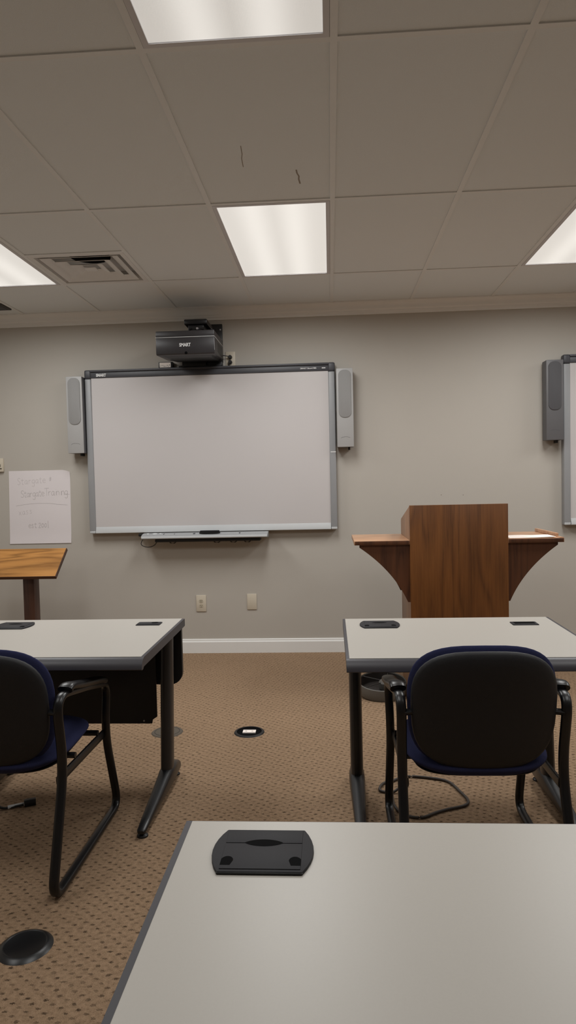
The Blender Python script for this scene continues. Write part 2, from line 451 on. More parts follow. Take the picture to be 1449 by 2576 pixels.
# square air vent
vx, vy = colx(VENT[0]) + CELL / 2, (VENT[1] + YC) / 2
t = thing('ceiling_vent', (vx, vy, Z_CEIL), 'square stepped air vent in the ceiling with stacked louvre rings', 'air vent')
def ring_band(mb, h0, z0, h1, z1):
    V = []
    for h, z in ((h0, z0), (h1, z1)):
        V += [(-h, -h, z), (h, -h, z), (h, h, z), (-h, h, z)]
    mb.faces(V, [(i, (i + 1) % 4, 4 + (i + 1) % 4, 4 + i) for i in range(4)])
hv = CELL / 2 - tw - .001
mb = MB(); ring_band(mb, hv, 0, hv - .028, 0); ring_band(mb, hv, .012, hv, 0); ring_band(mb, hv - .028, 0, hv - .03, .012)
obj('frame', mb, 'vent', t, smooth=False)
for h in (.238, .168, .098):
    mb = MB(); ring_band(mb, h, .000, h - .050, .020); ring_band(mb, h, .000, h + .002, .002); ring_band(mb, h + .002, .002, h - .048, .022)
    obj('louvre', mb, 'vent', t, smooth=False)
obj('centre_plate', MB().box(-.036, .036, -.036, .036, .001, .006, .002), 'vent', t)
mb = MB(); ring_band(mb, hv - .029, .004, hv - .05, .060)
mb.box(-.25, .25, -.25, .25, .060, .070)
obj('plenum_box', mb, 'vent', t, smooth=False)
obj('duct_opening', MB().lathe([(0, .054), (.125, .054), (.125, .060)], (0.02, -.08, 0), 32), 'void', t)

t = thing('ceiling_vent', (-2.60, 5.125, Z_CEIL), 'small dark grey ceiling grille by the front wall at the left edge', 'air vent')
mb = MB(); mb.box(-.18, .18, -.085, .085, -.006, .0079, .003); obj('frame', mb, 'vent_dark', t)
for i in range(6): 
    y = -.06 + i * .024
    obj('louvre', MB().box(-.16, .16, y - .007, y + .007, -.009, -.0062, .001), 'spk_side', t)

# ================================================================== WALL THINGS
def plate(name, x0, x1, z0, z1, label, cat, group=None, d=.007):
    t = thing(name, ((x0 + x1) / 2, Y_WALL, z0), label, cat, group)
    w, h = (x1 - x0) / 2, z1 - z0
    obj('cover_plate', MB().box(-w, w, -d, 0, 0, h, .0025), 'ivory', t)
    return t, w, h
def receptacles(t, h, zs, d=.007):
    for zc in zs:
        pts = []
        for k in range(24):
            a = 2 * PI * k / 24
            pts.append((.0165 * math.cos(a), zc + max(-.0125, min(.0125, .0165 * math.sin(a)))))
        r = obj('receptacle', MB().prism(pts, 'Y', -d - .002, -d + .001), 'ivory_mid', t)
        for sx, hh in ((-.0062, .0045), (.0062, .0036)):
            obj('slot', MB().box(sx - .0013, sx + .0013, -d - .0024, -d - .001, zc + .003 - hh, zc + .003 + hh), 'slot', r)
        obj('slot', MB().lathe([(0, -d - .0024), (.0026, -d - .0024), (.0026, -d - .001)], (0, 0, zc - .0075), 12, 'Y'), 'slot', r)
t, w, h = plate('wall_outlet', -1.092, -1.012, .335, .467, 'ivory double power outlet low on the wall under the whiteboard', 'outlet')
receptacles(t, h, (h / 2 + .0195, h / 2 - .0195))
obj('screw', MB().lathe([(0, -.0082), (.003, -.0082), (.003, -.006)], (0, 0, h / 2), 12, 'Y'), 'ivory_mid', t)
t, w, h = plate('blank_plate', -.681, -.605, .347, .472, 'ivory blank cover plate low on the wall, right of the outlet', 'wall plate')
t, w, h = plate('wall_outlet', -.803, -.727, 2.262, 2.392, 'pale wall outlet beside the projector with two black plugs in it', 'outlet')
receptacles(t, h, (h / 2 + .0195, h / 2 - .0195))
t, w, h = plate('switch_plate', -2.735, -2.632, 1.492, 1.60, 'cream switch box on the wall at the left edge above the paper sheet', 'wall switch', d=.022)
obj('switch', MB().box(.012, .030, -.0275, -.021, .04, .062, .002), 'slot', t); obj('switch', MB().box(.018, .040, -.0245, -.021, .022, .028, .001), 'slot', t)

# two plugs and their leads
for nm, z, lab, pts in (
    ('power_plug', 2.3465, 'upper black plug in the outlet beside the projector', [(-.765, 5.385, 2.3465), (-.79, 5.375, 2.352), (-.83, 5.37, 2.356), (-.87, 5.37, 2.356)]),
    ('power_plug', 2.3075, 'lower black plug in the outlet beside the projector', [(-.762, 5.385, 2.3075), (-.768, 5.375, 2.295), (-.775, 5.392, 2.288), (-.778, 5.405, 2.280)])):
    t = thing(nm, (-.765, 5.414, z), lab, 'plug', 'plugs beside the projector')
    o = Vector((-.765, 5.414, z))
    obj('plug_body', MB().lathe([(0, -.034), (.011, -.034), (.015, -.026), (.0155, -.004), (.013, 0.0)], (0, 0, 0), 20, 'Y'), 'black', t)
    obj('cord', MB().tube([Vector(p) - o for p in spline(pts, 5)], .0035, n=8), 'cable_black', t)

# paper sheet with pencil writing
SX0, SX1, SZ0, SZ1 = -2.600, -2.090, .905, 1.496
t = thing('paper_sheet', (SX0, Y_WALL, SZ0), 'large white paper sheet with faint pencil writing taped on the wall', 'paper sheet')
sw_, sh_ = SX1 - SX0, SZ1 - SZ0
NX, NZ = 16, 20
V = []; F = []
def sheet_y(u, v):
    d = .0001 + .0035 * math.sin(v * 3.1) * math.sin(u * 3.1)
    d += .010 * max(0, (u - .86) / .14) ** 2 * max(0, (v - .86) / .14) ** 2 + .005 * max(0, .12 - v) / .12
    return -d
for j in range(NZ + 1):
    for i in range(NX + 1):
        u, v = i / NX, j / NZ
        x = u * sw_ + (-.008 if v < .999 else -.008) + .012 * v - .004 * v * u
        V.append((x, sheet_y(u, v), v * sh_ - (.016 * max(0, (u - .9) / .1) if j == NZ else 0)))
for j in range(NZ):
    for i in range(NX):
        a = j * (NX + 1) + i; F.append((a, a + 1, a + NX + 2, a + NX + 1))
mb = MB(); mb.faces(V, F)
bmesh.ops.solidify(mb.bm, geom=mb.bm.faces[:], thickness=.0006)
obj('sheet', mb, 'paper', t, angle=1.0)
GL = {  # single-stroke handwriting on a unit box, x then y
 'S': [[(.75, .85), (.5, 1), (.2, .85), (.25, .62), (.6, .45), (.75, .22), (.45, 0), (.1, .12)]],
 't': [[(.4, .85), (.4, .1), (.55, 0), (.7, .06)], [(.1, .6), (.75, .62)]],
 'a': [[(.7, .5), (.4, .58), (.12, .3), (.3, .02), (.6, .15), (.7, .5)], [(.7, .55), (.7, .1), (.85, 0)]],
 'r': [[(.2, .58), (.22, 0)], [(.22, .35), (.42, .56), (.68, .52)]],
 'g': [[(.7, .5), (.4, .58), (.12, .32), (.35, .05), (.68, .2), (.7, .52)], [(.7, .55), (.68, -.25), (.4, -.42), (.12, -.3)]],
 'e': [[(.12, .3), (.7, .34), (.5, .58), (.2, .48), (.12, .2), (.4, 0), (.75, .1)]],
 'T': [[(0, .98), (1.0, 1.02)], [(.5, 1), (.5, 0)]],
 'i': [[(.4, .55), (.4, .02)], [(.4, .78), (.42, .8)]],
 'n': [[(.15, .58), (.17, 0)], [(.17, .4), (.45, .58), (.65, .45), (.68, 0)]],
 'x': [[(.1, .6), (.75, 0)], [(.75, .62), (.1, 0)]],
 's': [[(.65, .52), (.35, .6), (.2, .44), (.6, .22), (.5, .02), (.12, .06)]],
 '.': [[(.3, .02), (.36, .05)]],
 '2': [[(.15, .6), (.4, .8), (.65, .62), (.15, 0), (.75, .02)]],
 '0': [[(.4, .72), (.12, .4), (.35, .02), (.68, .3), (.62, .62), (.4, .72)]],
 '1': [[(.35, 1.15), (.38, -.1)]],
 '#': [[(.3, .9), (.2, .1)], [(.6, .95), (.5, .15)], [(.1, .65), (.85, .7)], [(.05, .35), (.8, .4)]],
}
def write(txt, x, z, size, adv, mat, w, name='handwriting', slope=0.0):
    mb = MB(); cx = x
    for ch in txt:
        if ch == ' ': cx += adv * .7; continue
        for st in GL[ch]:
            P = []
            q = spline([(cx + a * size * .62, 0, z + b * size + slope * (cx - x)) for a, b in st], 4) if len(st) > 2 else [Vector((cx + a * size * .62, 0, z + b * size + slope * (cx - x))) for a, b in st]
            for p in q:
                u, v = min(1, max(0, p.x / sw_)), min(1, max(0, p.z / sh_))
                P.append((p.x, sheet_y(u, v) - .0005, p.z))
            mb.tube(P, w, w * .5, ref=(0, 0, 1), n=5)
        cx += adv * (.55 if ch in 'i.1' else 1.0)
    return obj(name, mb, mat, t)
write('Stargate', .070, .478, .055, .030, 'pencil_faint', .0011, slope=.06)
write('#', .335, .497, .042, .03, 'pencil_faint', .0011)
write('Stargate', .095, .375, .056, .0245, 'pencil', .0012, slope=.05)
write('Training', .295, .385, .060, .0265, 'pencil', .0012, slope=.02)
arc = [(.055, .307), (.14, .319), (.24, .325), (.34, .322), (.42, .312), (.48, .308)]
mb = MB(); mb.tube([(p.x, sheet_y(p.x / sw_, p.z / sh_) - .0005, p.z) for p in spline([(a, 0, b) for a, b in arc], 5)], .0011, .0006, ref=(0, 0, 1), n=5)
obj('pencil_line', mb, 'pencil', t)
mb = MB(); mb.tube([(x, sheet_y(x / sw_, .4 / sh_) - .0005, .396 - .002 * k) for k, x in enumerate((.455, .475, .500))], .001, .0005, ref=(0, 0, 1), n=5)
obj('pencil_line', mb, 'pencil', t)
write('xass', .072, .232, .050, .030, 'pencil_faint', .0011, slope=.12)
write('est.2001', .150, .128, .048, .0235, 'pencil', .0013)

# interactive whiteboards
BX0, BX1, BZ0, BZ1, BY = -1.922, .050, .980, 2.275, 5.362
def make_board(x0, label):
    W, Hh = BX1 - BX0, BZ1 - BZ0
    t = thing('interactive_whiteboard', (x0, BY, BZ0), label, 'whiteboard', 'interactive whiteboards')
    fd = Y_WALL - BY
    fw = .050
    obj('backing', MB().box(.01, W - .01, .016, fd, .01, Hh - .01), 'board_frame', t, smooth=False)
    obj('writing_surface', MB().box(fw, W - fw, .007, .018, .012, Hh - .062), 'board', t, smooth=False)
    for a, b in ((0, fw), (W - fw, W)):
        sr = obj('side_rail', MB().box(a, b, -.004, fd - .004, 0, Hh - .070, .008, 3), 'board_frame', t)
        obj('end_cap', MB().box(a + .001, b - .001, -.0055, fd - .006, .001, .022, .006, 2), 'silver', sr)
    obj('top_rail', MB().box(fw - .004, W - fw + .004, 0, fd - .004, Hh - .064, Hh - .020, .003).box(fw - .004, W - fw + .004, -.010, fd - .004, Hh - .0195, Hh - .002, .004), 'board_top', t)
    for a, b in ((0, fw), (W - fw, W)):
        obj('corner_cap', MB().box(a - .002, b + .002, -.006, fd - .004, Hh - .070, Hh, .012, 3), 'board_top', t)['label'] = 'dark grey corner cap'
    obj('bottom_rail', MB().prism([(-.008, .004), (-.008, .014), (.006, .052), (.012, .052), (.012, .0)], 'X', fw + .001, W - fw - .001), 'silver', t)
    text_obj('logo', 'SMART', .030, (.094, -.0008, Hh - .053), 'white_mark', t, sx=.85, offset=.0013)
    text_obj('lettering', 'SMART Board 885', .0165, (W - .265, -.0008, Hh - .047), 'white_mark', t, offset=.0002)
    obj('lettering', MB().box(W - .098, W - .070, -.001, .001, Hh - .0455, Hh - .0385), 'white_mark', t, smooth=False)
    return t
b1 = make_board(BX0, 'wide blank whiteboard in a grey frame under the black projector')
obj('side_label', MB().box(BX1 - BX0 - .042, BX1 - BX0 - .002, -.0052, -.0035, .600, .607), 'white_mark', b1, smooth=False)
b2 = copy_tree(b1); b2.location.x = 1.779
b2['label'] = 'second grey-framed whiteboard, cut off at the right edge above the lectern'
for ch in list(b2.children):
    if ch.name.startswith('side_label'): bpy.data.objects.remove(ch)

# pen tray hanging under the first board
TX0, TX1 = -1.480, -.490
t = thing('pen_tray', (TX0, BY, .930), 'grey pen tray with buttons under the wide whiteboard', 'pen tray')
LW = TX1 - TX0
prof = [(-.010, .048), (-.050, .046), (-.098, .034), (-.112, .022), (-.112, .012), (-.090, .004), (-.01, .0), (.03, .01), (.03, .046)]
tr = obj('tray', MB().prism(prof, 'X', 0, LW, .003), 'board_frame', t)
obj('front_lip', MB().prism([(-.114, .012), (-.114, .022), (-.108, .026), (-.106, .012)], 'X', .004, LW - .004), 'silver', t)
for i, x in enumerate((.045, .10, .145)):
    r = (.012, .020, .012)[i]
    m4 = Matrix.Translation((x, -.065, .0425)) @ Matrix.Rotation(.2, 4, 'X')
    mb = MB(); mb.lathe([(0, .006), (r * .7, .006), (r, .003), (r, -.004)], (0, 0, 0), 20); bmesh.ops.transform(mb.bm, matrix=m4, verts=mb.bm.verts[:])
    obj('button', mb, 'silver', t)
for x0, x1 in ((.17, .175), (.255, .258), (.405, .42), (.765, .775)):
    m4 = Matrix.Translation(((x0 + x1) / 2, -.068, .0420)) @ Matrix.Rotation(.2, 4, 'X')
    obj('slot', MB().box(-(x1 - x0) / 2, (x1 - x0) / 2, -.014, .014, -.001, .0012, mat=m4), 'board_top', t)
obj('underside', MB().box(.10, .93, -.075, .02, -.022, .002, .006), 'black', t)
for x in (.21, .56, .69, .80):
    obj('cable_clip', MB().tube([(x, -.05, -.02), (x + .01, -.05, -.030), (x + .04, -.05, -.032), (x + .055, -.05, -.02)], .004, n=8), 'black', t)
t2 = thing('whiteboard_eraser', (-.945, 5.295, .9725), 'dark oval eraser lying in the whiteboard pen tray', 'eraser')
pts = [(.082 * math.copysign(abs(math.cos(a)) ** .7, math.cos(a)), .026 * math.copysign(abs(math.sin(a)) ** .8, math.sin(a))) for a in [2 * PI * k / 28 for k in range(28)]]
obj('felt', MB().prism(pts, 'Z', 0, .012), 'black', t2); obj('grip', MB().prism([(a * .94, b * .9) for a, b in pts], 'Z', .012, .022, .004), 'grommet', t2)
lp = [(-1.47, 5.36, .955), (-1.50, 5.35, .915), (-1.50, 5.34, .885), (-1.45, 5.33, .868), (-1.40, 5.33, .880), (-1.37, 5.335, .915), (-1.365, 5.34, .925)]
o = Vector((TX0, BY, .930))
obj('cord', MB().tube([Vector(p) - o for p in spline(lp, 6)], .003, n=8), 'cable_black', t)
obj('connector', MB().box(-1.525 - o.x, -1.475 - o.x, 5.345 - o.y, 5.40 - o.y, .952 - o.z, .9755 - o.z, .005), 'black', t)

# loudspeakers
def make_speaker(x0, z0, label, body, grill, side, yf=5.300):
    w, hgt, d = .127, .600, Y_WALL - yf - .02
    t = thing('wall_speaker', (x0 + w / 2, yf, z0), label, 'loudspeaker', 'wall loudspeakers')
    obj('cabinet', MB().box(-w / 2 + .001, w / 2 - .001, .008, d, .001, hgt - .001, .004), side, t)
    obj('front_baffle', MB().box(-w / 2, w / 2, 0, .014, 0, hgt, .005, 2), body, t)
    pts = []
    gw, gz0, gz1, r = .048, .225, .588, .042
    for (cx, cz, a0) in ((gw - r, gz1 - r, 0), (-gw + r, gz1 - r, 90), (-gw + r, gz0 + r, 180), (gw - r, gz0 + r, 270)):
        for k in range(9):
            a = math.radians(a0 + k * 11.25); pts.append((cx + r * math.cos(a), cz + r * math.sin(a)))
    obj('grille', MB().prism(pts, 'Y', -.006, .004, .003), grill, t)
    ar = [(.034 * math.cos(a), 0, .068 + .010 * math.sin(a)) for a in [PI * k / 12 for k in range(13)]]
    obj('badge_line', MB().tube([(p[0], -.0002, p[2]) for p in ar], .0009, n=6), side, t)
    obj('wall_bracket', MB().box(-.02, .03, d - .012, Y_WALL - yf, .10, .5).box(.02, .034, d * .4, d, -.02, .02), 'black', t, smooth=False)
    return t
make_speaker(-2.052, 1.620, 'pale grey wall speaker left of the wide whiteboard', 'spk', 'spk_grill', 'spk_side')
make_speaker(.061, 1.616, 'pale grey wall speaker right of the wide whiteboard', 'spk', 'spk_grill', 'spk_side')
make_speaker(1.632, 1.628, 'charcoal wall speaker beside the second whiteboard at the right edge', 'spk_dark', 'spk_dark_grill', 'spk_side')

# projector on its wall mount
t = thing('projector', (-1.026, Y_WALL, 2.25), 'black short-throw projector mounted on the wall above the whiteboard', 'projector')
o = Vector((-1.026, Y_WALL, 2.25))
def L(x0, x1, y0, y1, z0, z1): return (x0 - o.x, x1 - o.x, y0 - o.y, y1 - o.y, z0 - o.z, z1 - o.z)
obj('upper_case', MB().box(*L(-1.240, -.812, 4.95, 5.34, 2.4215, 2.466), .006, 2), 'proj', t)
pr = [(4.95, 2.4175), (4.95, 2.306), (4.958, 2.294), (5.34, 2.320), (5.34, 2.4175)]
lc = obj('lower_case', MB().prism([(a - o.y, b - o.z) for a, b in pr], 'X', -1.240 - o.x, -.812 - o.x, .005), 'proj', t)
obj('silver_line', MB().box(*L(-1.2415, -.8105, 4.9485, 5.34, 2.4175, 2.4215)), 'silver', t, smooth=False)
obj('lens_window', MB().lathe([(0, -.001), (.009, -.001), (.011, .001)], (-1.02 - o.x, 4.95 - o.y, 2.306 - o.z), 24, 'Y'), 'void', lc)
text_obj('logo', 'SMART', .034, (-1.068 - o.x, 4.9495 - o.y, 2.352 - o.z), 'white_mark', lc, sx=.78, offset=.0009)
obj('side_vent', MB().box(*L(-.8125, -.811, 5.10, 5.30, 2.33, 2.40)), 'black', lc, smooth=False)
obj('edge_strip', MB().box(*L(-.8135, -.8115, 4.9488, 4.9515, 2.320, 2.405)), 'board_frame', lc, smooth=False)
ub = [[(-1.215, 4.99, 2.298), (-.835, 4.99, 2.298), (-.835, 5.335, 2.322), (-1.215, 5.335, 2.322)], [(-1.165, 5.05, 2.288), (-.85, 5.05, 2.288), (-.85, 5.33, 2.308), (-1.165, 5.33, 2.308)]]
obj('underbody', MB().loft([[Vector(p) - o for p in r] for r in ub]), 'black', t, smooth=False)
obj('mount_arm', MB().box(*L(-1.040, -.872, 5.0, 5.40, 2.520, 2.557), .006).box(*L(-1.015, -.90, 5.02, 5.40, 2.475, 2.520), .004), 'steel_black', t)
for x in (-1.00, -.945, -.905):
    obj('adjuster_knob', MB().lathe([(0, -.016), (.008, -.016), (.010, -.004), (.010, 0)], (x - o.x, 5.02 - o.y, 2.490 - o.z), 14, 'Y'), 'screw' if x == -.945 else 'steel_black', t)
obj('wall_plate', MB().box(*L(-1.00, -.822, 5.395, Y_WALL, 2.308, 2.605), .002), 'steel_black', t)
for z in (2.36, 2.56): obj('bolt', MB().lathe([(0, -.006), (.006, -.006), (.006, 0)], (-.835 - o.x, 5.395 - o.y, z - o.z), 10, 'Y'), 'screw', t)
obj('lower_bracket', MB().box(*L(-1.17, -.83, 5.375, Y_WALL, 2.2775, 2.289), .002).box(*L(-1.14, -.95, 5.37, Y_WALL, 2.2775, 2.335), .003).box(*L(-.945, -.825, 5.38, Y_WALL, 2.2775, 2.312), .003), 'black', t)
t = thing('connector_box', (-1.275, 5.40, 2.2755), 'small black box with a white label on top of the whiteboard', 'connector box')
obj('case', MB().box(-.055, .058, -.022, .022, 0, .046, .003), 'black', t)
lb = obj('label_sticker', MB().box(-.046, .042, -.0232, -.0215, .004, .041), 'page', t, smooth=False)
for i in range(9):
    x = -.040 + i * .0088; zz = .010 + random.random() * .012
    obj('printed_mark', MB().box(x, x + .0035, -.0236, -.0230, zz, zz + .003 + random.random() * .006), 'slot', lb, smooth=False)

# ================================================================== LECTERN
LX0, LX1, LY0, LY1 = .476, 1.064, 4.200, 4.735
t = thing('lectern', ((LX0 + LX1) / 2, (LY0 + LY1) / 2, 0), 'wooden lectern with side wing shelves on curved brackets', 'lectern')
o = Vector(t.location)
def LB(mb, x0, x1, y0, y1, z0, z1, bev=.0015): return mb.box(x0 - o.x, x1 - o.x, y0 - o.y, y1 - o.y, z0, z1, bev)
obj('front_panel', LB(MB(), LX0, LX1, LY0, LY0 + .020, .0, 1.198), 'walnut', t)
for x0, x1 in ((LX0 + .001, LX0 + .021), (LX1 - .021, LX1 - .001)):
    pts = [(LY0 + .0205, 0), (LY1, 0), (LY1, 1.075), (LY1 - .02, 1.092), (LY0 + .0205, 1.194)]
    obj('side_panel', MB().prism([(a - o.y, b) for a, b in pts], 'X', x0 - o.x, x1 - o.x, .0015), 'side_wood_lit', t)
pts = [(LY0 + .021, 1.155), (LY0 + .021, 1.175), (LY1 - .01, 1.055), (LY1 - .01, 1.035)]
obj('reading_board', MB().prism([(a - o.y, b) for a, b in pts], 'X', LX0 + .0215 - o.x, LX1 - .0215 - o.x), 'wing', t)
obj('inner_shelf', LB(MB(), LX0 + .0215, LX1 - .0215, LY0 + .022, LY1 - .02, .60, .62), 'side_wood_lit', t)
ZS = .986
def wing(sx, xin, xout):
    a, b = min(xin, xout), max(xin, xout)
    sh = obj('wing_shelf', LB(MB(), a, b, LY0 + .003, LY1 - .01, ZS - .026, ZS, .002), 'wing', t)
    obj('edge_strip', LB(MB(), a + .004, b - .004, LY0 - .001, LY0 + .003, ZS - .025, ZS - .002, .0008), 'walnut_dark', sh)
    for yb in (LY0 + .02, LY1 - .055):
        ox = xout - sx * .032
        pts = [(xin, ZS - .026), (ox, ZS - .026), (ox, ZS - .042)]
        for k in range(1, 15):                                 # concave quarter sweep down to the body
            u = k / 15
            px_ = (1 - u) ** 2 * ox + 2 * u * (1 - u) * (xin + (ox - xin) * .33) + u * u * (xin + sx * .014)
            pz_ = (1 - u) ** 2 * (ZS - .042) + 2 * u * (1 - u) * (ZS - .185) + u * u * .605
            pts.append((px_, pz_))
        pts += [(xin + sx * .014, .605), (xin, .605)]
        obj('bracket', MB().prism([(p - o.x, q) for p, q in pts], 'Y', yb - o.y, yb + .022 - o.y), 'walnut_dark', t, smooth=False)
    return sh
wing(-1, LX0 + .0005, .139)
ws = wing(1, LX1 - .0005, 1.395)
obj('shelf_lip', LB(MB(), 1.372, 1.393, LY0 + .10, LY1 - .01, ZS, ZS + .022, .003), 'wing', ws)
obj('shelf_lip', LB(MB(), 1.372, 1.393, LY0 + .006, LY0 + .10, ZS, ZS + .004, .001), 'wing', ws)
V = []; F = []
for j in range(7):
    for i in range(13):
        u, v = i / 12, j / 6
        V.append((1.078 + u * .275 + .01 * v, LY0 + .02 + v * .20, ZS + .001 + .005 * u * u * (1 - v) + .002 * math.sin(u * 5) ** 2 * v))
for j in range(6):
    for i in range(12): a = j * 13 + i; F.append((a, a + 1, a + 14, a + 13))
mb = MB(); mb.faces(V, F); bmesh.ops.solidify(mb.bm, geom=mb.bm.faces[:], thickness=-.0008)
tag(obj('paper_sheet', mb, 'page', origin=(1.2, 4.3, ZS)), 'white page lying on the right wing shelf of the lectern', 'paper')

# slanted reading stand at the left edge
t = thing('reading_stand', (-2.27, 4.975, 0), 'wooden reading stand with a tilted top on one post, at the left edge', 'reading stand')
o = Vector((-2.27, 4.975, 0))
x0, x1 = -2.56 - o.x, -1.997 - o.x
ya, za, yb_, zb = 4.837 - o.y, .715, 5.064 - o.y, .896                     # near low edge, far high edge
dy, dz = yb_ - ya, zb - za; ln = math.hypot(dy, dz); ny, nz_ = -dz / ln, dy / ln
th = .023
q = [(ya, za), (yb_, zb), (yb_ - ny * th, zb - nz_ * th), (ya - ny * th, za - nz_ * th)]
st = obj('tilted_top', MB().prism(q, 'X', x0 + .006, x1 - .006), 'stand_top', t, smooth=False)
ev = MB()
ev.prism([(ya - .004, za - .002), (ya, za), (ya - ny * th, za - nz_ * th - .004), (ya - ny * th - .004, za - nz_ * th - .004)], 'X', x0, x1)
for a, b in ((x0, x0 + .006), (x1 - .006, x1)): ev.prism([(p, r_) for p, r_ in q], 'X', a, b)
obj('edge_band', ev, 'stand_edge', st, smooth=False)
obj('post', MB().prism([(4.916 - o.y, 0.03), (5.011 - o.y, 0.03), (5.011 - o.y, .828), (4.916 - o.y, .754)], 'X', -2.281 - o.x, -2.198 - o.x, .003), 'stand_post', t)
obj('support_block', MB().prism([(4.880 - o.y, .690), (4.880 - o.y, .722), (5.03 - o.y, .842), (5.03 - o.y, .77)], 'X', -2.295 - o.x, -2.184 - o.x, .002), 'stand_post', t)
obj('base', MB().box(-2.43 - o.x, -2.06 - o.x, 4.80 - o.y, 5.13 - o.y, 0, .032, .006), 'stand_post', t)

# ================================================================== DESKS
TW, TD, TZ = .914, .742, .730
def grommet_lid(t, x, y, flip=1):
    """wide cable lid with bowed ends, a split lid, a mouse-hole and two corner notches"""
    g = []
    for s, a0 in ((1, 1), (-1, -1)):
        for k in range(9):
            u = -1 + 2 * k / 8
            g.append((x + s * (.069 + .017 * (1 - u * u)), y + a0 * u * .0665))
    f = obj('grommet', MB().prism(g, 'Z', TZ - .004, TZ + .0055, .002), 'grommet', t)
    for y0, y1 in ((y - .060, y + .018), (y + .0195, y + .062)):
        obj('lid', MB().box(x - .066, x + .066, y0, y1, TZ + .004, TZ + .0068, .0008), 'grommet', f)
    ls = [(x + .033 * math.cos(a), y + .019 + .011 * math.sin(a) * abs(math.sin(a)) ** .5) for a in [2 * PI * k / 28 for k in range(28)]]
    obj('cable_hole', MB().prism(ls, 'Z', TZ + .0055, TZ + .0071), 'void', f)
    for s in (-1, 1):
        nb = [(x + s * .066, y - .050), (x + s * .050, y - .050)] + [(x + s * (.056 + .010 * math.cos(a)), y - .036 + .012 * math.sin(a)) for a in [PI - k * PI / 8 for k in range(0, 7)]] + [(x + s * .066, y - .032)]
        obj('corner_notch', MB().prism(nb, 'Z', TZ + .0055, TZ + .0071), 'void', f)
    obj('front_step', MB().box(x - .070, x + .070, y - .0675, y - .0625, TZ + .001, TZ + .004, .001), 'black', f)
